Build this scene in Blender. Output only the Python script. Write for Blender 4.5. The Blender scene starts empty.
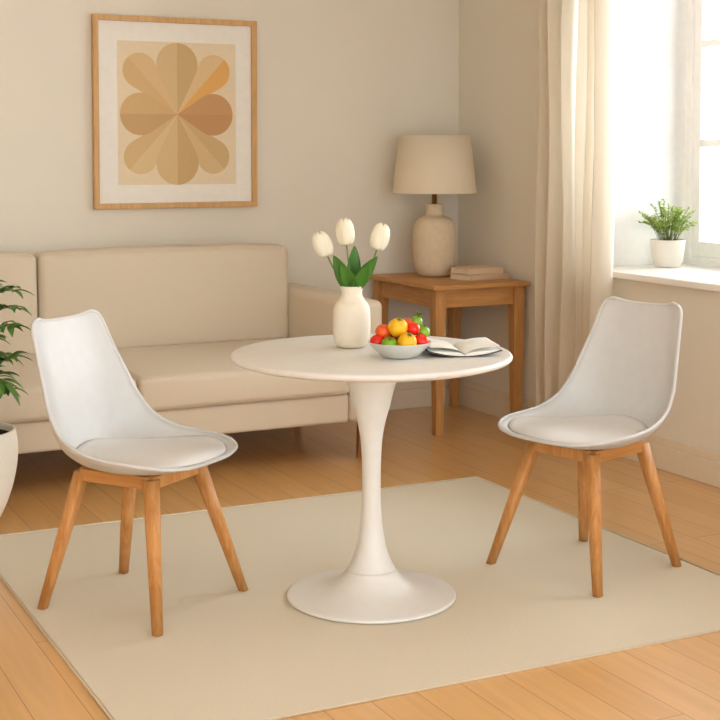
import bpy, bmesh, math, random
from mathutils import Vector, Matrix
from math import sin, cos, pi, radians

C = bpy.context.scene.collection
SC = bpy.context.scene

# ------------------------------------------------------------------ helpers
def srgb(r, g, b):
    f = lambda c: (c / 255 / 12.92) if c / 255 <= .04045 else ((c / 255 + .055) / 1.055) ** 2.4
    return (f(r), f(g), f(b), 1)

def mat(name, col, rough=.5, spec=.5, noise=None, bump=None, metal=0, sheen=0, coat=0, trans=0, sss=0):
    """noise=(scale, amount, stretch xyz)   bump=(scale, strength, stretch xyz)"""
    m = bpy.data.materials.new(name); m.use_nodes = True
    nt = m.node_tree; N = nt.nodes; L = nt.links
    b = N['Principled BSDF']
    b.inputs['Base Color'].default_value = col
    b.inputs['Roughness'].default_value = rough
    b.inputs['Specular IOR Level'].default_value = spec
    b.inputs['Metallic'].default_value = metal
    if sheen: b.inputs['Sheen Weight'].default_value = sheen
    if coat: b.inputs['Coat Weight'].default_value = coat; b.inputs['Coat Roughness'].default_value = .15
    if sss:
        b.inputs['Subsurface Weight'].default_value = sss
        b.inputs['Subsurface Radius'].default_value = (.01, .006, .004)
    tc = N.new('ShaderNodeTexCoord')
    def nz(scale, st, detail=4):
        mp = N.new('ShaderNodeMapping'); mp.inputs['Scale'].default_value = st
        L.new(tc.outputs['Object'], mp.inputs['Vector'])
        n = N.new('ShaderNodeTexNoise'); n.inputs['Scale'].default_value = scale
        n.inputs['Detail'].default_value = detail
        L.new(mp.outputs['Vector'], n.inputs['Vector'])
        return n
    if noise is None: noise = (30, .02, (1, 1, 1))
    n = nz(noise[0], noise[2])
    r = N.new('ShaderNodeMapRange')
    r.inputs['From Min'].default_value = .3; r.inputs['From Max'].default_value = .7
    r.inputs['To Min'].default_value = 1 - noise[1]; r.inputs['To Max'].default_value = 1 + noise[1]
    L.new(n.outputs['Fac'], r.inputs['Value'])
    vm = N.new('ShaderNodeVectorMath'); vm.operation = 'SCALE'
    vm.inputs[0].default_value = col[:3]
    L.new(r.outputs['Result'], vm.inputs['Scale'])
    L.new(vm.outputs['Vector'], b.inputs['Base Color'])
    if bump:
        n2 = nz(bump[0], bump[2], 2)
        bp = N.new('ShaderNodeBump'); bp.inputs['Strength'].default_value = bump[1]
        bp.inputs['Distance'].default_value = .002
        L.new(n2.outputs['Fac'], bp.inputs['Height']); L.new(bp.outputs['Normal'], b.inputs['Normal'])
    if trans:
        out = N['Material Output']; tr = N.new('ShaderNodeBsdfTranslucent')
        tr.inputs['Color'].default_value = col
        mx = N.new('ShaderNodeMixShader'); mx.inputs[0].default_value = trans
        L.new(b.outputs[0], mx.inputs[1]); L.new(tr.outputs[0], mx.inputs[2])
        L.new(mx.outputs[0], out.inputs['Surface'])
    return m

def obj(name, bm, m, parent=None, smooth=False, sub=0, bevel=0, loc=None, rotz=None, segs=3, solid=0, mats=None):
    me = bpy.data.meshes.new(name)
    bmesh.ops.recalc_face_normals(bm, faces=bm.faces)
    bm.to_mesh(me); bm.free()
    for x in (mats or [m]): me.materials.append(x)
    o = bpy.data.objects.new(name, me); C.objects.link(o)
    if parent: o.parent = parent
    if loc: o.location = loc
    if rotz is not None: o.rotation_euler = (0, 0, rotz)
    if smooth or bevel:
        for p in me.polygons: p.use_smooth = True
    if solid:
        s = o.modifiers.new('s', 'SOLIDIFY'); s.thickness = solid; s.offset = 0
    if bevel:
        b = o.modifiers.new('b', 'BEVEL'); b.width = bevel; b.segments = segs; b.limit_method = 'ANGLE'
        b.angle_limit = radians(35)
        w = o.modifiers.new('w', 'WEIGHTED_NORMAL'); w.keep_sharp = True
    if sub:
        s = o.modifiers.new('u', 'SUBSURF'); s.levels = sub; s.render_levels = sub
    return o

def thing(name, label, cat, loc=(0, 0, 0), rotz=0, group=None):
    o = bpy.data.objects.new(name, None); C.objects.link(o)
    o.empty_display_size = .1
    o.location = loc; o.rotation_euler = (0, 0, rotz)
    return tag(o, label, cat, group)

def tag(o, label, cat, group=None):
    o['label'] = label; o['category'] = cat
    if group: o['group'] = group
    return o

def struct(name, bm, m, **k):
    o = obj(name, bm, m, **k)
    if o.parent is None: o['kind'] = 'structure'
    return o

def box(bm, x0, x1, y0, y1, z0, z1):
    vs = [bm.verts.new((x, y, z)) for x in (x0, x1) for y in (y0, y1) for z in (z0, z1)]
    for f in ((0, 1, 3, 2), (4, 6, 7, 5), (0, 4, 5, 1), (2, 3, 7, 6), (0, 2, 6, 4), (1, 5, 7, 3)):
        bm.faces.new([vs[i] for i in f])
    return vs

def bx(*a):
    bm = bmesh.new(); box(bm, *a); return bm

def lathe(prof, seg=64, bm=None):
    bm = bm or bmesh.new(); rings = []
    for r, z in prof:
        if r < 1e-6: rings.append([bm.verts.new((0, 0, z))])
        else: rings.append([bm.verts.new((r * cos(2 * pi * i / seg), r * sin(2 * pi * i / seg), z)) for i in range(seg)])
    for a, b in zip(rings, rings[1:]):
        for i in range(seg):
            j = (i + 1) % seg
            if len(a) == 1 and len(b) == 1: continue
            if len(a) == 1: bm.faces.new((a[0], b[i], b[j]))
            elif len(b) == 1: bm.faces.new((a[i], a[j], b[0]))
            else: bm.faces.new((a[i], a[j], b[j], b[i]))
    return bm

def crom(pts, t):
    """Catmull-Rom through pts, t in 0..1"""
    n = len(pts) - 1; f = min(max(t, 0), 1) * n; i = min(int(f), n - 1); u = f - i
    g = lambda k: pts[min(max(k, 0), n)]
    p0, p1, p2, p3 = g(i - 1), g(i), g(i + 1), g(i + 2)
    return tuple(.5 * (2 * b + (c - a) * u + (2 * a - 5 * b + 4 * c - d) * u * u + (3 * b - a - 3 * c + d) * u ** 3)
                 for a, b, c, d in zip(p0, p1, p2, p3))

def smoothprof(pts, n=40):
    return [(max(r, 0), z) for r, z in (crom(pts, i / n) for i in range(n + 1))]

def tube(bm, pts, rad, seg=8, closed=False):
    pts = [Vector(p) for p in pts]; n = len(pts)
    rf = rad if callable(rad) else (lambda t: rad)
    rings = []; prev = None
    for i, p in enumerate(pts):
        if closed: d = pts[(i + 1) % n] - pts[i - 1]
        else: d = pts[min(i + 1, n - 1)] - pts[max(i - 1, 0)]
        d.normalize()
        if prev is None: a = d.orthogonal().normalized()
        else: a = (prev - d * prev.dot(d)).normalized()
        prev = a; b = d.cross(a); r = rf(i / max(n - 1, 1))
        rings.append([bm.verts.new(p + (a * cos(2 * pi * k / seg) + b * sin(2 * pi * k / seg)) * r) for k in range(seg)])
    m = n if closed else n - 1
    for i in range(m):
        A, B = rings[i], rings[(i + 1) % n]
        for k in range(seg):
            bm.faces.new((A[k], A[(k + 1) % seg], B[(k + 1) % seg], B[k]))
    if not closed:
        bm.faces.new(rings[0][::-1]); bm.faces.new(rings[-1])
    return bm

def prism(bm, a, b, wa, wb, up=None):
    """rounded-square bar from a to b with square section sizes wa, wb"""
    a = Vector(a); b = Vector(b); d = Vector((0, 0, -1))   # both ends cut level
    x = (Vector(up) if up else Vector((1, 0, 0))); x = (x - d * x.dot(d)).normalized(); y = d.cross(x)
    rings = []
    for t, w in ((0, wa), (1, wb)):
        c = a.lerp(b, t); wx, wy = (w if isinstance(w, tuple) else (w, w)); ring = []
        for k in range(16):
            th = 2 * pi * (k + .5) / 16
            cx, cy = cos(th), sin(th); e = .5
            ring.append(bm.verts.new(c + x * (abs(cx) ** e * (1 if cx > 0 else -1) * wx / 2) + y * (abs(cy) ** e * (1 if cy > 0 else -1) * wy / 2)))
        rings.append(ring)
    for k in range(16):
        bm.faces.new((rings[0][k], rings[0][(k + 1) % 16], rings[1][(k + 1) % 16], rings[1][k]))
    bm.faces.new(rings[0][::-1]); bm.faces.new(rings[1])
    return bm

def dup(root, loc, rotz, label, group=None):
    r = root.copy(); C.objects.link(r); r.location = loc; r.rotation_euler = (0, 0, rotz); r['label'] = label
    if group: r['group'] = group
    for ch in list(root.children):
        c = ch.copy(); C.objects.link(c); c.parent = r
        for g in ch.children:
            d = g.copy(); C.objects.link(d); d.parent = c
    return r

# ------------------------------------------------------------------ materials
def wood(name, c1, c2, axis='Z', scale=6, rough=.45):
    m = bpy.data.materials.new(name); m.use_nodes = True
    N = m.node_tree.nodes; L = m.node_tree.links; b = N['Principled BSDF']
    tc = N.new('ShaderNodeTexCoord'); mp = N.new('ShaderNodeMapping')
    s = {'X': (.08, 1, 1), 'Y': (1, .08, 1), 'Z': (1, 1, .08)}[axis]
    mp.inputs['Scale'].default_value = s; L.new(tc.outputs['Object'], mp.inputs['Vector'])
    n = N.new('ShaderNodeTexNoise'); n.inputs['Scale'].default_value = scale * 12; n.inputs['Detail'].default_value = 5
    n.inputs['Distortion'].default_value = .6
    L.new(mp.outputs['Vector'], n.inputs['Vector'])
    cr = N.new('ShaderNodeValToRGB'); cr.color_ramp.elements[0].color = c1; cr.color_ramp.elements[1].color = c2
    cr.color_ramp.elements[0].position = .32; cr.color_ramp.elements[1].position = .68
    L.new(n.outputs['Fac'], cr.inputs['Fac']); L.new(cr.outputs['Color'], b.inputs['Base Color'])
    b.inputs['Roughness'].default_value = rough; b.inputs['Specular IOR Level'].default_value = .35
    return m

def floor_mat():
    m = bpy.data.materials.new('oak_planks'); m.use_nodes = True
    N = m.node_tree.nodes; L = m.node_tree.links; b = N['Principled BSDF']
    tc = N.new('ShaderNodeTexCoord'); mp = N.new('ShaderNodeMapping')
    mp.inputs['Rotation'].default_value = (0, 0, pi / 2); mp.inputs['Location'].default_value = (0, .02, 0)
    L.new(tc.outputs['Object'], mp.inputs['Vector'])
    br = N.new('ShaderNodeTexBrick'); br.offset = .37; br.offset_frequency = 2
    br.inputs['Scale'].default_value = 1; br.inputs['Brick Width'].default_value = 1.9; br.inputs['Row Height'].default_value = .13
    br.inputs['Mortar Size'].default_value = .0013; br.inputs['Mortar Smooth'].default_value = .3
    br.inputs['Color1'].default_value = FLOOR1; br.inputs['Color2'].default_value = FLOOR2
    br.inputs['Mortar'].default_value = FLOORG
    L.new(mp.outputs['Vector'], br.inputs['Vector'])
    mp2 = N.new('ShaderNodeMapping'); mp2.inputs['Scale'].default_value = (14, .7, 1)
    L.new(tc.outputs['Object'], mp2.inputs['Vector'])
    n = N.new('ShaderNodeTexNoise'); n.inputs['Scale'].default_value = 3; n.inputs['Detail'].default_value = 6
    n.inputs['Distortion'].default_value = .4; L.new(mp2.outputs['Vector'], n.inputs['Vector'])
    r = N.new('ShaderNodeMapRange'); r.inputs['From Min'].default_value = .3; r.inputs['From Max'].default_value = .7
    r.inputs['To Min'].default_value = .93; r.inputs['To Max'].default_value = 1.06
    L.new(n.outputs['Fac'], r.inputs['Value'])
    vm = N.new('ShaderNodeVectorMath'); vm.operation = 'SCALE'
    L.new(br.outputs['Color'], vm.inputs[0]); L.new(r.outputs['Result'], vm.inputs['Scale'])
    L.new(vm.outputs['Vector'], b.inputs['Base Color'])
    b.inputs['Roughness'].default_value = .36; b.inputs['Specular IOR Level'].default_value = .6; b.inputs['Coat Weight'].default_value = .7; b.inputs['Coat Roughness'].default_value = .24
    bp = N.new('ShaderNodeBump'); bp.inputs['Strength'].default_value = .25; bp.inputs['Distance'].default_value = .001
    bp.invert = True
    L.new(br.outputs['Fac'], bp.inputs['Height']); L.new(bp.outputs['Normal'], b.inputs['Normal'])
    return m

FLOOR1 = srgb(219, 170, 108); FLOOR2 = srgb(211, 161, 99); FLOORG = srgb(150, 106, 60)
M = {}
M['floor'] = floor_mat()
M['wall'] = mat('wall_paint', srgb(226, 219, 205), .9, .2, (3, .012, (1, 1, 1)), (120, .08, (1, 1, 1)))
M['ceiling'] = mat('ceiling_paint', srgb(240, 235, 226), .9, .2)
M['trim'] = mat('trim_paint', srgb(226, 212, 190), .5, .4)
M['white_trim'] = mat('white_window_paint', srgb(247, 244, 240), .45, .4)
M['rug'] = mat('woven_rug', srgb(213, 203, 184), .95, .1, (260, .06, (1, 1, 1)), (420, .5, (1, 1, 1)))
M['rug_edge'] = mat('rug_binding', srgb(208, 194, 170), .95, .1, (300, .06, (1, 1, 1)), (500, .4, (1, 1, 1)))
M['sofa'] = mat('sofa_fabric', srgb(211, 197, 176), .9, .15, (300, .04, (1, 1, 1)), (600, .25, (1, 1, 1)), sheen=.15)
M['sofa_wood'] = wood('sofa_leg_wood', srgb(120, 76, 40), srgb(150, 98, 54))
M['chair_white'] = mat('white_plastic', srgb(204, 205, 205), .42, .4)
M['pad'] = mat('white_leatherette', srgb(222, 222, 223), .5, .35, (60, .01, (1, 1, 1)), (500, .12, (1, 1, 1)))
M['piping'] = mat('grey_seam', srgb(184, 183, 181), .6, .3)
M['leg'] = wood('beech_leg', srgb(182, 122, 64), srgb(206, 150, 90))
M['railw'] = wood('beech_rail', srgb(178, 118, 60), srgb(198, 140, 80), 'X')
M['bracket'] = mat('dark_metal', srgb(60, 52, 44), .4, .5, metal=.6)
M['table'] = mat('white_lacquer', srgb(224, 222, 218), .34, .45)
M['tablewood_x'] = wood('oak_side_x', srgb(178, 126, 72), srgb(198, 148, 92), 'X')
M['tablewood_y'] = wood('oak_side_y', srgb(178, 126, 72), srgb(198, 148, 92), 'Y')
M['tablewood_z'] = wood('oak_side_z', srgb(178, 126, 72), srgb(198, 148, 92), 'Z')
M['lampbody'] = mat('sand_ceramic', srgb(216, 198, 170), .8, .25, (45, .05, (1, 1, 1)), (150, .5, (1, 1, 1)))
M['shade'] = mat('linen_shade', srgb(242, 229, 206), .9, .1, (240, .03, (1, 1, .3)), (500, .2, (1, 1, 1)), trans=.25)
M['brass'] = mat('aged_brass', srgb(140, 98, 52), .4, .5, metal=.5)
M['frame'] = wood('pale_frame_wood', srgb(196, 152, 98), srgb(212, 170, 116), 'Z')
M['matboard'] = mat('matboard', srgb(236, 232, 224), .9, .1)
M['print'] = mat('print_paper', srgb(228, 211, 182), .9, .1, (90, .02, (1, 1, 1)))
M['vase'] = mat('cream_ceramic', srgb(232, 224, 207), .55, .35, (80, .015, (1, 1, 1)), (250, .1, (1, 1, 1)))
M['tulip'] = mat('tulip_petal', srgb(250, 246, 228), .55, .3, (30, .03, (1, 1, .2)), trans=.2)
M['stem'] = mat('tulip_stem', srgb(120, 140, 70), .5, .3)
M['tleaf'] = mat('tulip_leaf', srgb(66, 116, 30), .42, .4, (40, .25, (1, 1, .15)))
M['bowl'] = mat('bowl_glaze', srgb(208, 207, 200), .35, .45)
M['yellow'] = mat('yellow_fruit', srgb(240, 182, 20), .38, .5, (20, .12, (1, 1, 1)))
M['red'] = mat('red_fruit', srgb(222, 38, 18), .25, .5, (20, .1, (1, 1, 1)))
M['orange'] = mat('orange_fruit', srgb(228, 92, 24), .32, .5, (20, .14, (1, 1, 1)))
M['green'] = mat('green_fruit', srgb(120, 170, 30), .32, .5, (20, .18, (1, 1, 1)))
M['calyx'] = mat('calyx_green', srgb(90, 130, 40), .5, .3)
M['paper'] = mat('book_paper', srgb(236, 234, 228), .85, .15)
M['cover_dark'] = mat('book_cover_dark', srgb(70, 66, 60), .5, .4)
M['clothbook'] = mat('cloth_book', srgb(206, 178, 148), .85, .15, (200, .03, (1, 1, 1)))
M['clothbook2'] = mat('cloth_book_pale', srgb(214, 188, 158), .85, .15, (200, .03, (1, 1, 1)))
M['pages'] = mat('page_block', srgb(226, 208, 184), .9, .1, (300, .06, (.1, .1, 3)))
M['curtain'] = mat('linen_curtain', srgb(243, 236, 224), .9, .1, (200, .02, (1, 1, .3)), (400, .15, (1, 1, 1)), trans=.65)
M['pot'] = mat('white_pot', srgb(232, 226, 214), .6, .35, (60, .015, (1, 1, 1)))
M['soil'] = mat('soil', srgb(60, 42, 28), .95, .1, (60, .5, (1, 1, 1)), (60, 1, (1, 1, 1)))
M['leafdark'] = mat('glossy_leaf', srgb(88, 130, 60), .38, .45, (15, .25, (1, 1, 1)), trans=.12)
M['leaflight'] = mat('fine_leaf', srgb(176, 196, 106), .5, .3, (25, .2, (1, 1, 1)), trans=.3)
M['stalk'] = mat('plant_stalk', srgb(110, 120, 60), .6, .3)

def glass():
    m = bpy.data.materials.new('clear_glass'); m.use_nodes = True
    N = m.node_tree.nodes; L = m.node_tree.links
    for n in list(N):
        if n.type == 'BSDF_PRINCIPLED': N.remove(n)
    t = N.new('ShaderNodeBsdfTransparent'); t.inputs[0].default_value = (.98, .985, .98, 1)
    g = N.new('ShaderNodeBsdfGlossy'); g.inputs['Roughness'].default_value = .02
    f = N.new('ShaderNodeFresnel'); f.inputs['IOR'].default_value = 1.3
    mx = N.new('ShaderNodeMixShader'); L.new(f.outputs[0], mx.inputs[0]); L.new(t.outputs[0], mx.inputs[1]); L.new(g.outputs[0], mx.inputs[2])
    L.new(mx.outputs[0], N['Material Output'].inputs['Surface'])
    return m
M['glass'] = glass()

# ------------------------------------------------------------------ room
XW, YW, ZC = 3.82, 6.44, 2.62        # window wall face, far wall face, ceiling
XL, YF = -1.6, -1.6
XG = 4.40                             # glass plane
WY0, WY1, WZ0, WZ1 = 2.90, 5.25, .82, 2.36

struct('floor', bx(XL - .2, XG + .1, YF, YW + .2, -.1, 0), M['floor'])
struct('ceiling', bx(XL - .2, XG + .1, YF, YW + .2, ZC, ZC + .1), M['ceiling'])
struct('wall_back', bx(XL - .2, XG + .1, YW, YW + .15, 0, ZC), M['wall'])
struct('wall_left', bx(XL - .15, XL, YF, YW, 0, ZC), M['wall'])
bm = bmesh.new()
box(bm, XW, XG + .08, YF, YW, 0, WZ0)
box(bm, XW, XG + .08, YF, YW, WZ1, ZC)
box(bm, XW, XG + .08, WY1, YW, WZ0, WZ1)
box(bm, XW, XG + .08, YF, WY0, WZ0, WZ1)
struct('wall_right', bm, M['wall'])
# plaster lining of the deep window recess
bm = bmesh.new()
box(bm, XW + .001, XG - .03, WY1 - .012, WY1, WZ0 + .015, WZ1)
box(bm, XW + .001, XG - .03, WY0, WY0 + .012, WZ0 + .015, WZ1)
box(bm, XW + .001, XG - .03, WY0, WY1, WZ1 - .012, WZ1)
struct('trim_1', bm, M['white_trim'])

def baseboard(name, x0, x1, y0, y1, nx, ny):
    """stepped skirting: tall board plus a thinner moulded cap"""
    bm = bmesh.new()
    t = .016
    if nx:   # board on a wall whose face is at x0, sticking out along nx
        box(bm, min(x0, x0 + nx * t), max(x0, x0 + nx * t), y0, y1, 0, .105)
        box(bm, min(x0, x0 + nx * t * .6), max(x0, x0 + nx * t * .6), y0, y1, .105, .14)
    else:
        box(bm, x0, x1, min(y0, y0 + ny * t), max(y0, y0 + ny * t), 0, .105)
        box(bm, x0, x1, min(y0, y0 + ny * t * .6), max(y0, y0 + ny * t * .6), .105, .14)
    return struct(name, bm, M['trim'], bevel=.003)
baseboard('baseboard_back', XL, XW, YW, YW, 0, -1)
baseboard('baseboard_right', XW, XW, YF, YW, -1, 0)
baseboard('baseboard_left', XL, XL, YF, YW, 1, 0)

# window
win = bpy.data.objects.new('window_1', None); C.objects.link(win); win['kind'] = 'structure'
win.location = (XG, (WY0 + WY1) / 2, WZ0)
def wpart(name, bm, m, **k):
    o = obj(name, bm, m, win, **k)
    o.matrix_parent_inverse = Matrix.Translation(-Vector(win.location)); return o
ZS = .835   # sill top
bm = bmesh.new()
f0, f1 = XG - .03, XG + .04
box(bm, f0, f1, WY1 - .05, WY1, WZ0, WZ1)
box(bm, f0, f1, WY0, WY0 + .05, WZ0, WZ1)
box(bm, f0, f1, WY0 + .05, WY1 - .05, WZ1 - .05, WZ1)
box(bm, f0, f1, WY0 + .05, WY1 - .05, WZ0, ZS + .035)
wpart('window_frame', bm, M['white_trim'], bevel=.006)
ymid = (WY0 + WY1) / 2
gz = [.943, 1.398, 1.868, 2.31]
for (a, b_) in ((ymid, WY1 - .05), (WY0 + .05, ymid)):
    bm = bmesh.new(); s0, s1 = XG - .012, XG + .03; zt = WZ1 - .05; st = .045
    zb = ZS + .035
    box(bm, s0, s1, a, a + st, zb, zt); box(bm, s0, s1, b_ - st, b_, zb, zt)
    box(bm, s0, s1, a + st, b_ - st, zb, zb + .073); box(bm, s0, s1, a + st, b_ - st, zt - .04, zt)
    for z in gz[1:3]: box(bm, s0 + .005, s1 - .005, a + st, b_ - st, z - .002, z + .030)
    c = (a + b_) / 2
    box(bm, s0 + .006, s1 - .006, c - .013, c + .013, zb + .07, zt - .04)
    wpart('window_sash', bm, M['white_trim'], bevel=.004)
    wpart('pane', bx(XG + .006, XG + .010, a + st, b_ - st, zb + .073, zt - .04), M['glass'])
wpart('window_sill', bx(XW - .035, XG - .03, WY0 - .0, WY1 - .013, ZS - .03, ZS), M['white_trim'], bevel=.006)

# ------------------------------------------------------------------ rug
bm = bmesh.new()
RX0, RX1, RY0, RY1 = .92, 3.02, 3.01, 4.925
box(bm, RX0 + .012, RX1 - .012, RY0 + .012, RY1 - .012, 0, .004)
rug = tag(obj('rug', bm, M['rug'], bevel=.002), 'large rectangular beige woven rug under the round table and both chairs', 'rug')
bm = bmesh.new()
tube(bm, [(RX0 + .006, RY0 + .006, .0035), (RX1 - .006, RY0 + .006, .0035), (RX1 - .006, RY1 - .006, .0035), (RX0 + .006, RY1 - .006, .0035)], .0045, 10, True)
obj('bound_edge', bm, M['rug_edge'], rug, smooth=True)
RZ = .0045

# ------------------------------------------------------------------ chairs
CC = [(-.302, .846), (-.290, .80), (-.266, .71), (-.243, .625), (-.222, .535), (-.188, .460), (-.11, .424), (-.01, .415), (.08, .418), (.165, .430), (.228, .449), (.258, .455)]
EE = [(-.286, .124, .860), (-.277, .160, .840), (-.244, .178, .755), (-.207, .196, .672), (-.168, .214, .590), (-.115, .227, .528), (-.035, .238, .494), (.05, .245, .483), (.12, .242, .479), (.185, .220, .472), (.230, .176, .463), (.248, .12, .457)]
def SH(s, t):
    cx, cz = crom(CC, t); ex, ey, ez = crom(EE, t)
    a = abs(s); k = a ** 3.0
    return Vector((cx + (ex - cx) * k, s * ey * (1 + .10 * (1 - a)), cz + (ez - cz) * k))
def SHn(s, t):
    e = .01
    du = SH(min(s + e, 1), t) - SH(max(s - e, -1), t); dv = SH(s, min(t + e, 1)) - SH(s, max(t - e, 0))
    n = du.cross(dv).normalized()
    return n if n.z > 0 else -n

def make_chair(label):
    root = thing('dining_chair', label, 'chair', group='white dining chairs at the round table')
    nt, ns = 48, 28
    bm = bmesh.new(); g = []
    for i in range(nt + 1):
        t = i / nt
        g.append([bm.verts.new(SH(-1 + 2 * j / ns, t)) for j in range(ns + 1)])
    for i in range(nt):
        for j in range(ns): bm.faces.new((g[i][j], g[i][j + 1], g[i + 1][j + 1], g[i + 1][j]))
    shell = obj('seat_shell', bm, M['chair_white'], root, smooth=True, solid=.009)
    # rolled rim
    rim = [SH(-1, i / nt) for i in range(nt + 1)] + [SH(-1 + 2 * j / ns, 1) for j in range(1, ns)] + [SH(1, i / nt) for i in range(nt, -1, -1)] + [SH(1 - 2 * j / ns, 0) for j in range(1, ns)]
    bm = bmesh.new(); tube(bm, rim, .0062, 10, True)
    obj('rim', bm, M['chair_white'], shell, smooth=True)
    # seat pad: a cushioned disc laid over the shell surface
    bm = bmesh.new(); nr, na = 14, 56; rings = []
    t0, sr, tr = .718, .925, .278
    def st(r, th):
        x, y = cos(th), sin(th)
        t = t0 + tr * r * x; s = sr * r * y
        return s, min(t, .985)
    ctr = None
    def top(r, th):
        s, t = st(r, th); h = .012 + .050 * (1 - r ** 2.2)
        return SH(s, t) + SHn(s, t) * h
    bot_edge = []
    c = bm.verts.new(top(0, 0))
    for i in range(1, nr + 1):
        rings.append([bm.verts.new(top(i / nr, 2 * pi * k / na)) for k in range(na)])
    for k in range(na): bm.faces.new((c, rings[0][k], rings[0][(k + 1) % na]))
    for A, B in zip(rings, rings[1:]):
        for k in range(na): bm.faces.new((A[k], B[k], B[(k + 1) % na], A[(k + 1) % na]))
    low = [bm.verts.new(SH(*st(1.0, 2 * pi * k / na)) + SHn(*st(1.0, 2 * pi * k / na)) * .001) for k in range(na)]
    for k in range(na): bm.faces.new((rings[-1][k], low[k], low[(k + 1) % na], rings[-1][(k + 1) % na]))
    bm.faces.new(low[::-1])
    pad = obj('seat_pad', bm, M['pad'], root, smooth=True)
    bm = bmesh.new()
    tube(bm, [SH(*st(1.012, 2 * pi * k / na)) + SHn(*st(1.012, 2 * pi * k / na)) * .0045 for k in range(na)], .0022, 6, True)
    pi_ = obj('piping', bm, M['piping'], pad, smooth=True); pi_['label'] = 'thin grey seam line round the seat pad'
    # legs
    for sx in (1, -1):
        for sy in (1, -1):
            fx, fy = (.222 if sx > 0 else -.220), .212
            bm = bmesh.new()
            prism(bm, (sx * .126, sy * .120, .412), (fx, sy * (.226 if sx > 0 else .198), 0), .044, .027)
            lg = obj('leg', bm, M['leg'], root, smooth=False)
            for p in lg.data.polygons: p.use_smooth = len(p.vertices) == 4
    for sy in (1, -1):
        bm = bx(-.124, .124, sy * .126 - .011, sy * .126 + .011, .384, .421); obj('rail', bm, M['railw'], root, bevel=.003)
    for sx in (1, -1):
        bm = bx(sx * .131 - .011, sx * .131 + .011, -.1148, .1148, .384, .421); obj('rail', bm, M['leg'], root, bevel=.003)
    # mounting plate with four bolts under the seat
    bm = bx(-.07, .07, -.07, .07, .403, .4075)
    pl = obj('mounting_plate', bm, M['bracket'], root)
    for sx in (1, -1):
        for sy in (1, -1):
            bm = bmesh.new(); tube(bm, [(sx * .055, sy * .055, .398), (sx * .055, sy * .055, .405)], .008, 10); obj('bolt', bm, M['bracket'], pl)
    return root

chair = make_chair('white moulded chair on wooden legs in front of the sofa, left of the round table')
chair.location = (1.262, 4.008, RZ + .0005); chair.rotation_euler = (0, 0, radians(-54.2))
dup(chair, (2.688, 3.690, RZ + .0005), radians(-165.5), 'white moulded chair on wooden legs below the window, right of the round table')

# ------------------------------------------------------------------ round table
TX, TY, TZ = 1.908, 3.732, .761
tb = thing('pedestal_table', 'round white table on a single flared trumpet pedestal, standing on the rug', 'table', (TX, TY, RZ))
h = TZ - RZ
bm = lathe([(0, h), (.419, h), (.426, h - .002), (.4295, h - .007), (.4295, h - .013), (.425, h - .018), (.400, h - .026), (0, h - .026)], 128)
obj('tabletop', bm, M['table'], tb, smooth=True)
prof = [(.095, h - .027), (.080, .675), (.070, .645), (.058, .595), (.044, .545), (.034, .49), (.0295, .42), (.0285, .34), (.031, .27), (.036, .21), (.046, .155), (.060, .115), (.0745, .088)]
bm = lathe(smoothprof(prof, 60), 72)
obj('pedestal', bm, M['table'], tb, smooth=True)
base = [(.0755, .0865), (.088, .068), (.108, .050), (.135, .036), (.170, .026), (.215, .018), (.250, .013), (.259, .010)]
bm = lathe([(.0, .0865)] + smoothprof(base, 40) + [(.261, .007), (.261, .003), (.257, .001), (0, .001)], 96)
obj('base', bm, M['table'], tb, smooth=True)

# ------------------------------------------------------------------ vase and tulips
VX, VY = 1.903, 3.858
vprof = [(0, 0), (.040, 0), (.052, .006), (.0605, .022), (.0635, .05), (.0635, .09), (.062, .118), (.055, .138), (.043, .152), (.036, .165), (.0350, .178), (.0385, .192)]
bm = lathe(vprof[:2] + smoothprof(vprof[1:], 40) + [(.0385, .195), (.0355, .195), (.031, .175), (.031, .165), (.05, .12), (.055, .05), (0, .012)], 56)
bmesh.ops.scale(bm, vec=(.925, .925, .985), verts=bm.verts)
tag(obj('vase', bm, M['vase'], loc=(VX, VY, TZ + .0005), smooth=True), 'cream bottle-shaped ceramic vase holding white tulips on the round table', 'vase')

RT = Vector((.894, -.448, 0)); FWD = Vector((.448, .894, 0)); UP = Vector((0, 0, 1))
def bloom_bm(w, hgt, base, axis, seed=0):
    """six overlapping cupped petals"""
    bm = bmesh.new(); rnd = random.Random(seed)
    ax = Vector(axis).normalized(); a = ax.orthogonal().normalized(); b = ax.cross(a)
    for k in range(6):
        inner = k % 2; th0 = k * pi / 3 + seed; half = .78
        n, m_ = 12, 8; g = []
        for i in range(n + 1):
            t = i / n; row = []
            r = w / 2 * (1.0 if not inner else .94) * max(0, 1 - abs((t - .46) / .56) ** 2.3) ** .5
            tipw = half * (1 - max(0, (t - .72) / .28) ** 3 * .8)
            for j in range(m_ + 1):
                s = -1 + 2 * j / m_
                th = th0 + s * tipw
                z = hgt * (t - .04 * s * s * t)
                rr = r * (1 - .05 * s * s * (1 if not inner else -1))
                row.append(bm.verts.new(Vector(base) + ax * z + (a * cos(th) + b * sin(th)) * rr))
            g.append(row)
        for i in range(n):
            for j in range(m_):
                bm.faces.new((g[i][j], g[i][j + 1], g[i + 1][j + 1], g[i + 1][j]))
    return bm
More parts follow.
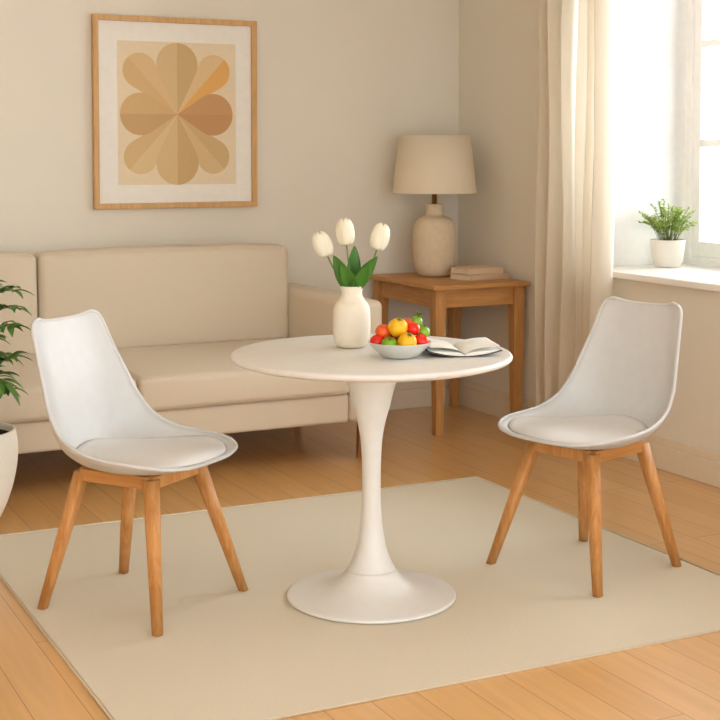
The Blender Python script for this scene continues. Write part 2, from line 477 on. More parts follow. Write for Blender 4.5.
def blade(bm, pts, wid, nrm, curl=.25, m_=6):
    """leaf blade along pts, width function wid(t), facing nrm"""
    pts = [Vector(p) for p in pts]; n = len(pts) - 1; g = []
    for i, p in enumerate(pts):
        d = (pts[min(i + 1, n)] - pts[max(i - 1, 0)]).normalized()
        sd = d.cross(Vector(nrm)).normalized(); nn = sd.cross(d).normalized(); w = wid(i / n)
        g.append([bm.verts.new(p + sd * (w * s) + nn * (w * curl * s * s)) for s in [(-1 + 2 * j / m_) for j in range(m_ + 1)]])
    for i in range(n):
        for j in range(m_): bm.faces.new((g[i][j], g[i][j + 1], g[i + 1][j + 1], g[i + 1][j]))
    return bm
def q(p0, p1, p2, n=12):
    p0, p1, p2 = Vector(p0), Vector(p1), Vector(p2)
    return [p0 * (1 - t) ** 2 + p1 * 2 * t * (1 - t) + p2 * t * t for t in [i / n for i in range(n + 1)]]

def V(r, z, f=0):   # offset in the vase frame: r to camera right, z up, f away
    return RT * r + FWD * f + UP * z
tul = [ # bloom base (r, z above vase foot), axis, leaf tip(s), label
    (-.077, .289, 0, (-.42, 1, -.1), [(-.057, .291, -.03)], 'white tulip leaning left, lowest of the three in the cream vase'),
    (-.016, .321, .01, (-.10, 1, 0), [(.009, .318, .02)], 'white tulip standing upright, middle of the three in the cream vase'),
    (.078, .308, -.01, (.25, 1, 0), [(.081, .287, -.02), (.055, .262, -.045), (-.034, .262, -.045)], 'white tulip leaning right beside the fruit bowl side of the cream vase'),
]
for k, (r, z, f, axn, leaves, lab) in enumerate(tul):
    t = thing('tulip', lab, 'flower', (VX, VY, TZ + .02), group='white tulips in the cream vase')
    z -= .02; ax = (RT * axn[0] + UP * axn[1] + FWD * axn[2]).normalized()
    base_ = V(r, z, f); root = V(.010 * (k - 1), .02, 0)
    neck = V(.012 * (k - 1), .168, 0)
    sp = [root, root.lerp(neck, .5)] + q(neck, base_ - ax * .07, base_ + ax * .004, 10)
    bm = tube(bmesh.new(), sp, .0026, 8); obj('stem', bm, M['stem'], t, smooth=True)
    hh = .084 if k else .080
    obj('bloom', bloom_bm(.060, hh, base_, ax, k * 1.3 + .4), M['tulip'], t, smooth=True, solid=.0012)
    for (lr, lz, lf) in leaves:
        lz -= .02
        n0 = V(.010 * (k - 1), .160, lf * .3); tip = V(lr, lz, lf)
        mid = n0.lerp(tip, .5) + V(-lr * .20, .0, lf * .2)
        bm = blade(bmesh.new(), q(n0, mid, tip, 14), lambda u: .024 * sin(pi * min(1, (u * .87 + .13))) ** .8 * (1 if u < .98 else .3) + .0004, -FWD + RT * (.5 if lr > 0 else -.3), .35)
        obj('leaf', bm, M['tleaf'], t, smooth=True, solid=.0012)

# ------------------------------------------------------------------ fruit bowl
BX, BY = 1.936, 3.602
bm = lathe([(0, 0), (.050, 0), (.054, .004), (.076, .021), (.092, .039), (.099, .047), (.0975, .049), (.090, .042), (.070, .020), (.045, .009), (0, .007)], 14)
bowl = obj('fruit_bowl', bm, M['bowl'], loc=(BX, BY, TZ + .0005), smooth=True, sub=2)
tag(bowl, 'shallow pale grey bowl full of small fruit on the round table', 'bowl')

def fruit(name, r, f, z, rad, m, lab, cat, calyx=0, lobes=0):
    r, f, z, rad = r * 1.06, f * 1.06, z * 1.03 + .004, rad * 1.08; p = Vector((BX, BY, TZ)) + V(r, z, f)
    t = thing(name, lab, cat, tuple(p), group='small fruit heaped in the bowl')
    bm = bmesh.new(); bmesh.ops.create_uvsphere(bm, u_segments=32, v_segments=20, radius=rad)
    ax = Vector((r * 3, f * 3 - .3, 1)).normalized() if calyx != 2 else Vector((.2, -.2, 1)).normalized()
    for v in bm.verts:
        c = v.co / rad; th = math.atan2(c.y, c.x)
        sq = .90 if name == 'tomato' else .96
        dent = .20 * math.exp(-((c.x ** 2 + c.y ** 2) / .06)) * (1 if c.z > 0 else .4)
        rib = 1 + lobes * cos(th * 5) * (1 - c.z * c.z)
        v.co = Vector((v.co.x * rib, v.co.y * rib, v.co.z * (sq - dent)))
    rot = Vector((0, 0, 1)).rotation_difference(ax).to_matrix().to_4x4()
    bmesh.ops.transform(bm, matrix=rot, verts=bm.verts)
    obj('flesh', bm, m, t, smooth=True)
    if calyx:
        bm = bmesh.new(); topz = rad * (.78 if name == 'tomato' else .80)
        for k in range(5 if calyx == 1 else 8):
            th = 2 * pi * k / (5 if calyx == 1 else 8) + .3; L_ = rad * (.55 if calyx == 1 else 1.0); d = Vector((cos(th), sin(th), 0))
            if calyx == 1: pts = q(Vector((0, 0, topz)), Vector((0, 0, topz + .003)) + d * L_ * .5, Vector((0, 0, topz)) + d * L_, 6)
            else: pts = q(Vector((0, 0, topz)), Vector((0, 0, topz + L_ * .8)) + d * L_ * .3, Vector((0, 0, topz + L_ * .9)) + d * L_ * (.5 + .4 * (k % 2)), 6)
            blade(bm, pts, lambda u: rad * (.16 if calyx == 1 else .26) * (1 - u) ** .6 * (u + .35), Vector((0, 0, 1)) if calyx == 1 else -d, .2, 4)
        tube(bm, [(0, 0, topz - .002), (0, 0, topz + rad * .32)], rad * .07, 6)
        bmesh.ops.transform(bm, matrix=rot, verts=bm.verts)
        obj('calyx', bm, M['calyx'], t, smooth=True, solid=.0006)
    return t
S = 1 / 320.
fruit('yellow_tomato', .020, -.046, .046, .0265, M['yellow'], 'yellow ribbed fruit low at the front of the bowl, right of the green one', 'fruit', 1, .04)
fruit('green_tomato', -.030, -.046, .040, .0215, M['green'], 'small green fruit at the front rim of the bowl', 'fruit', 1, .03)
fruit('tomato', -.063, -.012, .044, .0205, M['red'], 'red tomato at the far left rim of the bowl', 'fruit', 0)
fruit('tomato', .060, -.020, .046, .0215, M['red'], 'red tomato low at the right rim of the bowl', 'fruit', 0)
fruit('orange_tomato', -.046, .012, .068, .0225, M['orange'], 'orange fruit on the left of the heap, above the red tomato', 'fruit', 0, .03)
fruit('yellow_tomato', -.005, -.012, .084, .0275, M['yellow'], 'big yellow fruit on top of the heap in the bowl', 'fruit', 1, .03)
fruit('tomato', .038, -.006, .080, .0195, M['red'], 'red tomato high in the heap, right of the big yellow fruit', 'fruit', 0)
fruit('green_tomato', .066, .022, .066, .020, M['green'], 'green fruit on the right back of the bowl', 'fruit', 1, .03)
fruit('orange_tomato', .022, .040, .084, .021, M['orange'], 'orange fruit at the back of the heap behind the big yellow one', 'fruit', 0, .02)
fruit('green_tomato', .050, .044, .094, .0165, M['green'], 'topmost green fruit with a leafy crown at the back right of the heap', 'fruit', 2, .03)
fruit('tomato', -.014, .040, .050, .022, M['red'], 'red tomato at the back of the bowl, behind the orange fruit', 'fruit', 0)

# ------------------------------------------------------------------ open book on the table
bk = thing('open_book', 'open book with blank white pages lying face up at the right of the round table', 'book', (2.143, 3.608, TZ), radians(-19))
Wd, Ln = .113, .205
def bookside(sg, z_off, w, y0, y1, thick, arch):
    bm = bmesh.new(); n = 14; rows = []
    for i in range(n + 1):
        t = i / n; x = sg * w * t
        zt = z_off + .013 * t * t + thick * (1 - t * .6) * (min(1, t * 6) ** .5) * 1.0 + arch * sin(pi * min(1, t * 1.05)) * .6
        zb = z_off + .017 * t * t
        rows.append((x, zt, zb))
    vs = [[bm.verts.new((x, y, z)) for y in (y0, y1) for z in (zb, zt)] for x, zt, zb in rows]
    for a, b in zip(vs, vs[1:]):
        for k, l in ((0, 1), (1, 3), (3, 2), (2, 0)): bm.faces.new((a[k], a[l], b[l], b[k]))
    bm.faces.new([vs[0][k] for k in (0, 1, 3, 2)]); bm.faces.new([vs[-1][k] for k in (0, 2, 3, 1)])
    return bm
for sg in (-1, 1):
    o = obj('page_block', bookside(sg, .0035, Wd * .96, -Ln / 2 + .003, Ln / 2 - .003, .009, .007), M['paper'], bk, smooth=False)
    # one loose leaf lifting off the block
    bm = bmesh.new(); n = 12; g = []
    for i in range(n + 1):
        t = i / n; x = sg * Wd * .95 * t
        z = .0035 + .011 * min(1, t * 6) ** .5 + .013 * t * t + .009 * sin(pi * t * .9) + .001
        g.append([bm.verts.new((x, y, z)) for y in (-Ln / 2 + .004, Ln / 2 - .004)])
    for a, b in zip(g, g[1:]): bm.faces.new((a[0], a[1], b[1], b[0]))
    obj('leaf_page', bm, M['paper'], bk, smooth=True, solid=.0004)
    bm = bmesh.new(); n = 8; g = []
    for i in range(n + 1):
        t = i / n; x = sg * Wd * t
        g.append([bm.verts.new((x, y, .0015 + .017 * t * t)) for y in (-Ln / 2, Ln / 2)])
    for a, b in zip(g, g[1:]): bm.faces.new((a[0], a[1], b[1], b[0]))
    o = obj('cover', bm, M['cover_dark'], bk, smooth=True, solid=.002); o['label'] = 'dark cover board under the white pages'

# ------------------------------------------------------------------ sofa
sofa = thing('sofa', 'long beige fabric sofa with wooden legs against the far wall under the picture', 'sofa', (1.70, 5.9, 0))
def spart(name, bm, m, **k):
    for v in bm.verts: v.co -= Vector((1.70, 5.9, 0))
    return obj(name, bm, m, sofa, **k)
def cushion(x0, x1, y0, y1, z0, z1, puff=.012, nx=16, ny=12, nz=6, dzb=0, rad=.03, lean=0):
    """soft rounded block; dzb raises the back edge, lean shifts the top backwards"""
    bm = bmesh.new(); box(bm, x0, x1, y0, y1, z0, z1)
    bmesh.ops.subdivide_edges(bm, edges=bm.edges, cuts=11, use_grid_fill=True)
    hx, hy, hz = (x1 - x0) / 2, (y1 - y0) / 2, (z1 - z0) / 2; c = Vector(((x0 + x1) / 2, (y0 + y1) / 2, (z0 + z1) / 2))
    for v in bm.verts:
        d = v.co - c
        inner = Vector((max(-hx + rad, min(hx - rad, d.x)), max(-hy + rad, min(hy - rad, d.y)), max(-hz + rad, min(hz - rad, d.z))))
        # push a few grid lines into the corner radius
        e = d - inner
        if e.length > 1e-6: d = inner + e.normalized() * rad
        u, w, z = d.x / hx, d.y / hy, d.z / hz
        bulge = puff
        d.z += bulge * (1 if z > 0 else 0) * abs(z) ** 3 * (1 - abs(u) ** 4) * (1 - abs(w) ** 4)
        d.y += -bulge * (1 if w < 0 else 0) * abs(w) ** 3 * (1 - abs(u) ** 4) * (1 - abs(z) ** 4)
        p = c + d
        p.z += dzb * (w + 1) / 2 * (1 if z > -.5 else 0)
        p.y += lean * (z + 1) / 2
        v.co = p
    return bm
def grade(a, b, n, rad):
    return sorted(set([a + (b - a) * i / n for i in range(n + 1)] + [a + rad * k / 4 for k in range(5)] + [b - rad * k / 4 for k in range(5)]))
def cushion(x0, x1, y0, y1, z0, z1, puff=.012, dzb=0, rad=.03, lean=0):
    bm = bmesh.new(); X, Y, Z = grade(x0, x1, 14, rad), grade(y0, y1, 10, rad), grade(z0, z1, 5, rad)
    D = {}
    hx, hy, hz = (x1 - x0) / 2, (y1 - y0) / 2, (z1 - z0) / 2; c = Vector(((x0 + x1) / 2, (y0 + y1) / 2, (z0 + z1) / 2))
    def vert(i, j, k):
        if (i, j, k) in D: return D[i, j, k]
        d = Vector((X[i], Y[j], Z[k])) - c
        inner = Vector((max(-hx + rad, min(hx - rad, d.x)), max(-hy + rad, min(hy - rad, d.y)), max(-hz + rad, min(hz - rad, d.z))))
        e = d - inner
        if e.length > 1e-6: d = inner + e.normalized() * rad
        u, w, z = max(-1, min(1, d.x / hx)), max(-1, min(1, d.y / hy)), max(-1, min(1, d.z / hz))
        if z > 0: d.z += puff * z ** 3 * (1 - abs(u) ** 4) * (1 - abs(w) ** 4)
        if w < 0: d.y -= puff * abs(w) ** 3 * (1 - abs(u) ** 4) * (1 - abs(z) ** 4)
        p = c + d
        p.z += dzb * (w + 1) / 2 * (z + 1) / 2
        p.y += lean * (z + 1) / 2
        D[i, j, k] = bm.verts.new(p); return D[i, j, k]
    a, b, g = len(X) - 1, len(Y) - 1, len(Z) - 1
    for i in range(a):
        for j in range(b):
            for k in (0, g): bm.faces.new((vert(i, j, k), vert(i + 1, j, k), vert(i + 1, j + 1, k), vert(i, j + 1, k)))
    for i in range(a):
        for k in range(g):
            for j in (0, b): bm.faces.new((vert(i, j, k), vert(i + 1, j, k), vert(i + 1, j, k + 1), vert(i, j, k + 1)))
    for j in range(b):
        for k in range(g):
            for i in (0, a): bm.faces.new((vert(i, j, k), vert(i, j + 1, k), vert(i, j + 1, k + 1), vert(i, j, k + 1)))
    return bm
SX0, SX1 = .56, 2.845; AX0, AX1 = .725, 2.678; SYF, SYB = 5.44, 6.40
spart('base_frame', cushion(AX0 + .002, AX1 - .002, SYF + .01, SYB - .02, .172, .300, 0, rad=.015), M['sofa'], smooth=True)
spart('arm', cushion(AX1, SX1, SYF, SYB, .168, .708, .004, rad=.032), M['sofa'], smooth=True)
spart('arm', cushion(SX0, AX0, SYF, SYB, .168, .708, .004, rad=.032), M['sofa'], smooth=True)
seam = 1.703
def piping(cush, x0, x1, y, z, r=.0035):
    bm = tube(bmesh.new(), [(x0 + (x1 - x0) * i / 12, y, z) for i in range(13)], r, 6)
    for v in bm.verts: v.co -= Vector((1.70, 5.9, 0))
    obj('piping', bm, M['sofa'], cush, smooth=True)
for a, b_ in ((AX0 + .004, seam - .003), (seam + .003, AX1 - .004)):
    c_ = spart('seat_cushion', cushion(a, b_, SYF - .012, 6.15, .302, .442, .010, dzb=.028, rad=.022), M['sofa'], smooth=True)
    piping(c_, a + .02, b_ - .02, SYF - .004, .437)
    piping(c_, a + .02, b_ - .02, SYF - .004, .307)
bs = 1.465
for a, b_ in ((AX0 - .01, bs - .003), (bs + .003, AX1 + .008)):
    c_ = spart('back_cushion', cushion(a, b_, 6.11, 6.27, .455, .914, .014, rad=.03, lean=.02), M['sofa'], smooth=True)
spart('back_frame', cushion(AX0 + .002, AX1 - .002, 6.27, SYB, .302, .86, 0, rad=.02), M['sofa'], smooth=True)
for (x, y, tx) in ((2.765, 5.50, -.022), (2.80, 6.30, 0), (.64, 5.50, .022), (.62, 6.30, 0), (1.70, 6.25, 0)):
    bm = prism(bmesh.new(), (x, y, .172), (x + tx, y - .012 if y < 6 else y, .0), .040, .024)
    spart('leg', bm, M['sofa_wood'])

# ------------------------------------------------------------------ corner side table
ST = (3.250, 3.798, 5.70, 6.40); TH = .732
st_ = thing('side_table', 'square oak side table with tapered legs in the corner, under the lamp', 'table', ((ST[0] + ST[1]) / 2, (ST[2] + ST[3]) / 2, 0))
def tpart(name, bm, m, **k):
    for v in bm.verts: v.co -= Vector(((ST[0] + ST[1]) / 2, (ST[2] + ST[3]) / 2, 0))
    return obj(name, bm, m, st_, **k)
tpart('tabletop', bx(*ST, TH - .024, TH), M['tablewood_x'], bevel=.004)
ins = .022; lw = .060
for sx in (0, 1):
    for sy in (0, 1):
        x = (ST[0] + ins + lw / 2) if sx == 0 else (ST[1] - ins - lw / 2)
        y = (ST[2] + ins + lw / 2) if sy == 0 else (ST[3] - ins - lw / 2)
        bm = bmesh.new(); a = lw / 2; lo = .020
        ox = a - lo if sx == 0 else -(a - lo); oy = a - lo if sy == 0 else -(a - lo); ox *= -.2; oy *= -.2
        top = [bm.verts.new((x + i * a, y + j * a, TH - .0245)) for i, j in ((-1, -1), (1, -1), (1, 1), (-1, 1))]
        mid = [bm.verts.new((x + i * a, y + j * a, TH - .12)) for i, j in ((-1, -1), (1, -1), (1, 1), (-1, 1))]
        low = [bm.verts.new((x + ox + i * lo, y + oy + j * lo, 0)) for i, j in ((-1, -1), (1, -1), (1, 1), (-1, 1))]
        for A, B in ((top, mid), (mid, low)):
            for k in range(4): bm.faces.new((A[k], A[(k + 1) % 4], B[(k + 1) % 4], B[k]))
        bm.faces.new(top); bm.faces.new(low[::-1])
        tpart('leg', bm, M['tablewood_z'], bevel=.003)
a0 = ins + lw; e = .012
tpart('apron', bx(ST[0] + a0, ST[1] - a0, ST[2] + ins + e, ST[2] + ins + e + .02, TH - .112, TH - .024), M['tablewood_x'])
tpart('apron', bx(ST[0] + a0, ST[1] - a0, ST[3] - ins - e - .02, ST[3] - ins - e, TH - .112, TH - .024), M['tablewood_x'])
tpart('apron', bx(ST[0] + ins + e, ST[0] + ins + e + .02, ST[2] + a0, ST[3] - a0, TH - .112, TH - .024), M['tablewood_y'])
tpart('apron', bx(ST[1] - ins - e - .02, ST[1] - ins - e, ST[2] + a0, ST[3] - a0, TH - .112, TH - .024), M['tablewood_y'])

# ------------------------------------------------------------------ lamp
lamp = thing('table_lamp', 'unlit table lamp with drum shade and round sand-coloured ceramic body on the oak side table', 'lamp', (3.515, 6.165, TH + .0005))
lp = [(.062, 0), (.082, .006), (.096, .03), (.107, .075), (.1125, .14), (.1125, .21), (.105, .262), (.088, .293), (.062, .307), (.047, .314)]
bm = lathe([(0, 0)] + smoothprof(lp, 40) + [(.0475, .325), (.0475, .352), (.049, .358), (.0475, .368), (.030, .372), (0, .372)], 56)
obj('base', bm, M['lampbody'], lamp, smooth=True)
bm = tube(bmesh.new(), [(0, 0, .372), (0, 0, .62)], .0135, 16); obj('stem', bm, M['brass'], lamp, smooth=True)
bm = lathe([(.217, .428), (.184, .722), (.181, .722), (.214, .428), (.217, .428)], 72)
sh = obj('lamp_shade', bm, M['shade'], lamp, smooth=False)
for p in sh.data.polygons: p.use_smooth = True
bm = bmesh.new()
for k in range(3):
    th = 2 * pi * k / 3; tube(bm, [(0, 0, .62), (cos(th) * .193, sin(th) * .193, .62)], .0025, 6)
obj('spider', bm, M['brass'], sh)
bm = bmesh.new(); bmesh.ops.create_uvsphere(bm, u_segments=16, v_segments=12, radius=.03, matrix=Matrix.Translation((0, 0, .55)))
bmesh.ops.create_cone(bm, cap_ends=True, segments=16, radius1=.018, radius2=.022, depth=.05, matrix=Matrix.Translation((0, 0, .51)))
obj('bulb', bm, M['tulip'], lamp, smooth=True)

# ------------------------------------------------------------------ closed books
def book(x, y, z, rz, w, d, hgt, m, lab):
    t = thing('closed_book', lab, 'book', (x, y, z), rz, 'closed books beside the lamp')
    c = .0035
    bm = bmesh.new()
    box(bm, -w / 2, w / 2, -d / 2, d / 2, 0, c); box(bm, -w / 2, w / 2, -d / 2, d / 2, hgt - c, hgt); box(bm, -w / 2, w / 2, -d / 2, -d / 2 + c, c, hgt - c)
    obj('cover', bm, m, t, bevel=.001)
    obj('pages', bx(-w / 2 + .004, w / 2 - .004, -d / 2 + c, d / 2 - .004, c, hgt - c), M['pages'], t)
book(3.632, 5.915, TH + .0005, radians(8), .250, .165, .031, M['clothbook'], 'pale tan closed book, lower of the two stacked beside the lamp')
book(3.622, 5.922, TH + .0320, radians(6), .225, .150, .029, M['clothbook2'], 'cream closed book, upper of the two stacked beside the lamp')

# ------------------------------------------------------------------ picture
PX0, PX1, PZ0, PZ1 = 1.802, 2.634, 1.098, 2.020
pc = thing('framed_picture', 'framed print of a tan eight-petalled flower hanging above the sofa', 'picture', ((PX0 + PX1) / 2, YW, (PZ0 + PZ1) / 2))
ox, oy, oz = pc.location
def ppart(name, bm, m, **k):
    for v in bm.verts: v.co -= Vector((ox, oy, oz))
    return obj(name, bm, m, pc, **k)
fw, fd = .026, .036
bm = bmesh.new()
box(bm, PX0, PX0 + fw, YW - fd, YW - .001, PZ0, PZ1); box(bm, PX1 - fw, PX1, YW - fd, YW - .001, PZ0, PZ1)
box(bm, PX0 + fw, PX1 - fw, YW - fd, YW - .001, PZ0, PZ0 + fw); box(bm, PX0 + fw, PX1 - fw, YW - fd, YW - .001, PZ1 - fw, PZ1)
ppart('frame', bm, M['frame'], bevel=.002)
ppart('mat_board', bx(PX0 + fw, PX1 - fw, YW - .016, YW - .002, PZ0 + fw, PZ1 - fw), M['matboard'])
QX0, QX1, QZ0, QZ1 = PX0 + .122, PX1 - .108, PZ0 + .114, PZ1 - .118
ppart('print', bx(QX0, QX1, YW - .018, YW - .016, QZ0, QZ1), M['print'])
pcol = [(200, 172, 128), (188, 158, 114), (206, 178, 132), (212, 160, 92), (186, 142, 98), (180, 136, 92), (190, 160, 116), (198, 170, 126),
        (188, 156, 110), (200, 172, 126), (204, 178, 134), (196, 166, 120), (186, 150, 106), (196, 162, 114), (200, 166, 118), (204, 174, 128)]
pm = [mat('petal_ink_%s' % 'abcdefghijklmnop'[i], srgb(*[min(255, v + 14) for v in c]), .9, .1, (120, .02, (1, 1, 1))) for i, c in enumerate(pcol)]
bm = bmesh.new(); k1 = (QX1 - QX0) / 400.
fc = Vector(((QX0 + QX1) / 2 - .004, 0, (QZ0 + QZ1) / 2 - .004))
yy = YW - .0186
def half(ang, d, r, side, mi):
    n = 16; phi = math.asin(r / d); pts = [Vector((0, 0))]
    # from tangent point round to the tip, on one side of the axis
    a_start = pi / 2 + phi
    for i in range(n + 1):
        a = a_start * (1 - i / n)
        pts.append(Vector((d + r * cos(a), side * r * sin(a))))
    vs = []
    for p in pts:
        x = (p.x * cos(ang) - p.y * sin(ang)) * k1; z = (p.x * sin(ang) + p.y * cos(ang)) * k1
        vs.append(bm.verts.new((fc.x + x, yy - .0003 * (d < 170), fc.z + z)))
    f = bm.faces.new(vs); f.material_index = mi
pet = [(90, 160, 70), (48, 187, 56), (0, 123, 68), (-48, 184, 56), (-90, 156, 72), (-132, 184, 56), (180, 123, 68), (132, 187, 56)]
# colour order below: (left/upper side, right/lower side)
cols = [(0, 1), (2, 3), (4, 5), (6, 7), (8, 9), (10, 11), (12, 13), (14, 15)]
for (a, d, r), (c1, c2) in zip(pet, cols):
    half(radians(a), d, r, 1, c1); half(radians(a), d, r, -1, c2)
me_ = ppart('flower_motif', bm, None, mats=pm)

# ------------------------------------------------------------------ curtain
bm = bmesh.new(); ny, nz = 150, 40; y0c, y1c = 4.935, 5.465; g = []
for i in range(nz + 1):
    z = .012 + (2.50 - .012) * i / nz; row = []; f = 1 - i / nz
    for j in range(ny + 1):
        u = j / ny
        ph = 2 * pi * (6.3 * u + .25 * sin(2 * pi * u) + .05 * sin(3 * z + 5 * u))
        amp = .030 + .014 * sin(7 * u + 1) + .006 * f
        x = 3.690 + amp * sin(ph) + .010 * sin(2 * ph + .8) + .006 * sin(4 * z + 9 * u)
        y = y1c + (y0c - y1c) * u + .012 * cos(ph) + .010 * f * (u - .5)
        row.append(bm.verts.new((x, y, z)))
    g.append(row)
for i in range(nz):
    for j in range(ny): bm.faces.new((g[i][j], g[i][j + 1], g[i + 1][j + 1], g[i + 1][j]))
cur = tag(obj('curtain', bm, M['curtain'], smooth=True), 'floor-length cream linen curtain gathered at the left of the window', 'curtain')
rod = thing('curtain_rod', 'thin rod carrying the cream curtain above the window', 'curtain rod', (3.69, 4.1, 2.52))
bm = tube(bmesh.new(), [(0, -1.5, 0), (0, 1.6, 0)], .0095, 14); obj('rod', bm, M['brass'], rod, smooth=True)
for y in (-1.4, 1.5):
    bm = bx(-.008, XW - 3.69 - .001, y - .01, y + .01, -.012, .012); obj('bracket', bm, M['brass'], rod)

# ------------------------------------------------------------------ sill plant
sp_ = thing('herb_pot', 'small white pot of feathery light green herb on the window sill', 'potted plant', (4.155, 5.095, ZS + .0005))
pp = [(.052, 0), (.060, .006), (.070, .04), (.077, .085), (.080, .125)]
bm = lathe([(0, 0)] + smoothprof(pp, 20) + [(.0795, .128), (.0755, .128), (.073, .11), (0, .11)], 48)
obj('pot', bm, M['pot'], sp_, smooth=True)
bm = lathe([(0, .119), (.04, .119), (.0725, .1165), (.0725, .111), (0, .111)], 32); obj('soil', bm, M['soil'], sp_)
rnd = random.Random(5)
bmL = bmesh.new(); bmS = bmesh.new()
for k in range(64):
    th = rnd.uniform(0, 2 * pi); spread = rnd.uniform(.02, 1) ** .8; hgt = rnd.uniform(.085, .215) * (1 - .35 * spread)
    d = Vector((cos(th), sin(th), 0)); p0 = Vector((0, 0, .117)) + d * rnd.uniform(0, .045)
    p2 = Vector((0, 0, .118 + hgt)) + d * (.03 + .115 * spread); p1 = p0.lerp(p2, .5) + Vector((0, 0, .05))
    pts = q(p0, p1, p2, 10); tube(bmS, pts, .0011, 5)
    for i in range(3, 11):
        for s in range(4):
            a = rnd.uniform(0, 2 * pi); L_ = rnd.uniform(.010, .019)
            dr = Vector((cos(a), sin(a), rnd.uniform(-.1, .9))).normalized()
            c0 = pts[i]; c1 = c0 + dr * L_
            blade(bmL, [c0, c0.lerp(c1, .35), c0.lerp(c1, .7), c1], lambda u: .0042 * sin(pi * (u * .85 + .12)) + .0002, Vector((rnd.uniform(-.5, .5), rnd.uniform(-.5, .5), 1)), .2, 2)
obj('stems', bmS, M['stalk'], sp_, smooth=True)
obj('foliage', bmL, M['leaflight'], sp_, smooth=True)

# ------------------------------------------------------------------ floor plant at the left
fp = thing('potted_plant', 'large white floor pot with glossy dark green leafy stems, standing left of the sofa front', 'potted plant', (.945, 5.105, .0))
pp = [(.085, 0), (.105, .008), (.135, .06), (.165, .14), (.184, .23), (.187, .30), (.180, .352)]
bm = lathe([(0, 0)] + smoothprof(pp, 30) + [(.177, .358), (.169, .358), (.166, .345), (.168, .30), (0, .295)], 64)
obj('pot', bm, M['pot'], fp, smooth=True)
bm = lathe([(0, .340), (.08, .339), (.166, .334), (.164, .30), (0, .30)], 40); obj('soil', bm, M['soil'], fp)
rnd = random.Random(11)
bmL = bmesh.new()
def pinnate(p0, p1, p2, n, L0):
    pts = q(p0, p1, p2, 26); s_bm = tube(bmesh.new(), pts, lambda t: .0042 - .0028 * t, 7)
    obj('stem', s_bm, M['stalk'], fp, smooth=True)
    for i in range(n):
        t = .30 + .70 * i / (n - 1); k = min(26, int(t * 26)); c0 = pts[k]
        d = (pts[min(k + 1, 26)] - pts[max(k - 1, 0)]).normalized()
        sd = d.cross(UP).normalized()
        for s in ((-1, 1) if i < n - 1 else (0,)):
            up_ = rnd.uniform(-.15, .45)
            dr = (sd * s * rnd.uniform(.8, 1.1) + d * rnd.uniform(.5, .95) + UP * up_).normalized()
            L_ = L0 * rnd.uniform(.8, 1.1) * (1 - .25 * abs(t - .6))
            tip = c0 + dr * L_ + UP * (-L_ * .32)
            blade(bmL, q(c0, c0 + dr * L_ * .55 + UP * .006, tip, 9), lambda u: L_ * .19 * sin(pi * (u ** .85 * .93 + .05)) + .0003, (UP + Vector((rnd.uniform(-.3, .3), rnd.uniform(-.3, .3), 0))).normalized(), .28, 4)
def R3(r, f, z): return RT * r + FWD * f + UP * z
base0 = R3(0, 0, .315)
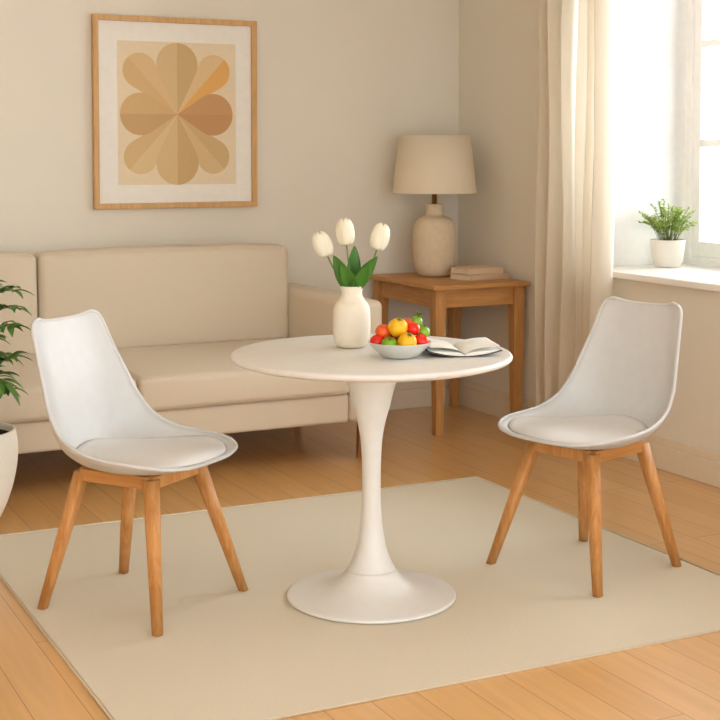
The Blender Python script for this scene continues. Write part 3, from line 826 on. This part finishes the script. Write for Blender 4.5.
arcs = [ # root, control, tip  (right, away, up)
    ((.02, 0, .31), (.02, .0, .80), (.205, -.05, .74)), ((.03, .02, .31), (.03, .02, .92), (.18, .04, .86)),
    ((.04, -.02, .31), (.05, -.05, .66), (.185, -.12, .545)), ((.0, .03, .31), (.0, .05, .70), (.15, .12, .60)),
    ((-.02, -.03, .31), (-.04, -.10, .78), (.06, -.20, .70)), ((-.03, .0, .31), (-.06, .02, .95), (-.03, .03, 1.02)),
    ((-.03, .02, .31), (-.10, .05, .80), (-.25, .08, .78)), ((-.04, -.02, .31), (-.14, -.08, .68), (-.28, -.12, .58)),
    ((0, -.04, .31), (.02, -.14, .62), (.02, -.28, .52)), ((-.01, .03, .31), (-.06, .12, .74), (-.12, .24, .66)),
    ((.03, .0, .31), (.04, .02, .86), (.19, .0, .80)), ((.02, -.02, .31), (.05, -.03, .60), (.20, -.06, .64)), ((.03, .02, .31), (.04, .04, .58), (.16, .02, .50)),
    ((.02, .0, .31), (.03, .0, .74), (.14, -.10, .70)), ((.0, .0, .31), (.0, .0, .70), (.10, -.14, .56)),
    ((.01, .0, .31), (.06, -.02, .88), (.11, -.08, .90)), ((.02, .01, .31), (.07, .0, .60), (.13, -.03, .62)),
]
for a, b, c in arcs: pinnate(R3(*a), R3(*b), R3(*c), 13, .088)
obj('foliage', bmL, M['leafdark'], fp, smooth=True)

# ------------------------------------------------------------------ camera
F = 1380.; P = radians(3); YAW = radians(26.6); HOR = 151.
cam = bpy.data.cameras.new('camera'); co = bpy.data.objects.new('camera', cam); C.objects.link(co)
cam.sensor_fit = 'HORIZONTAL'; cam.sensor_width = 36; cam.lens = F / 720 * 36
cy = HOR + F * math.tan(P); cam.shift_y = -(360 - cy) / 720
co.location = (0, 0, 1.375); co.rotation_euler = (pi / 2 - P, 0, -YAW)
cam.clip_start = .05; SC.camera = co

# ------------------------------------------------------------------ light
w = bpy.data.worlds.new('sky'); SC.world = w; w.use_nodes = True
N = w.node_tree.nodes; L = w.node_tree.links; bg = N['Background']
tc = N.new('ShaderNodeTexCoord'); sx = N.new('ShaderNodeSeparateXYZ'); L.new(tc.outputs['Generated'], sx.inputs[0])
mr = N.new('ShaderNodeMapRange'); mr.inputs['From Min'].default_value = -.2; mr.inputs['From Max'].default_value = .8
mr.interpolation_type = 'SMOOTHSTEP'
L.new(sx.outputs['X'], mr.inputs['Value'])
cr = N.new('ShaderNodeMix'); cr.data_type = 'RGBA'
cr.inputs['A'].default_value = (2.85, 3.22, 3.50, 1); cr.inputs['B'].default_value = (8.6, 9.2, 9.6, 1)
L.new(mr.outputs['Result'], cr.inputs['Factor']); L.new(cr.outputs['Result'], bg.inputs['Color'])
bg.inputs['Strength'].default_value = 1.0

SC.view_settings.view_transform = 'Standard'; SC.view_settings.look = 'None'
SC.view_settings.exposure = -.06; SC.view_settings.gamma = 1; SC.view_settings.use_curve_mapping = False
try:
    SC.cycles.max_bounces = 10; SC.cycles.diffuse_bounces = 6; SC.cycles.transparent_max_bounces = 12
    SC.cycles.use_denoising = True; SC.cycles.sample_clamp_indirect = 4
    SC.cycles.caustics_reflective = False; SC.cycles.caustics_refractive = False
except Exception: pass
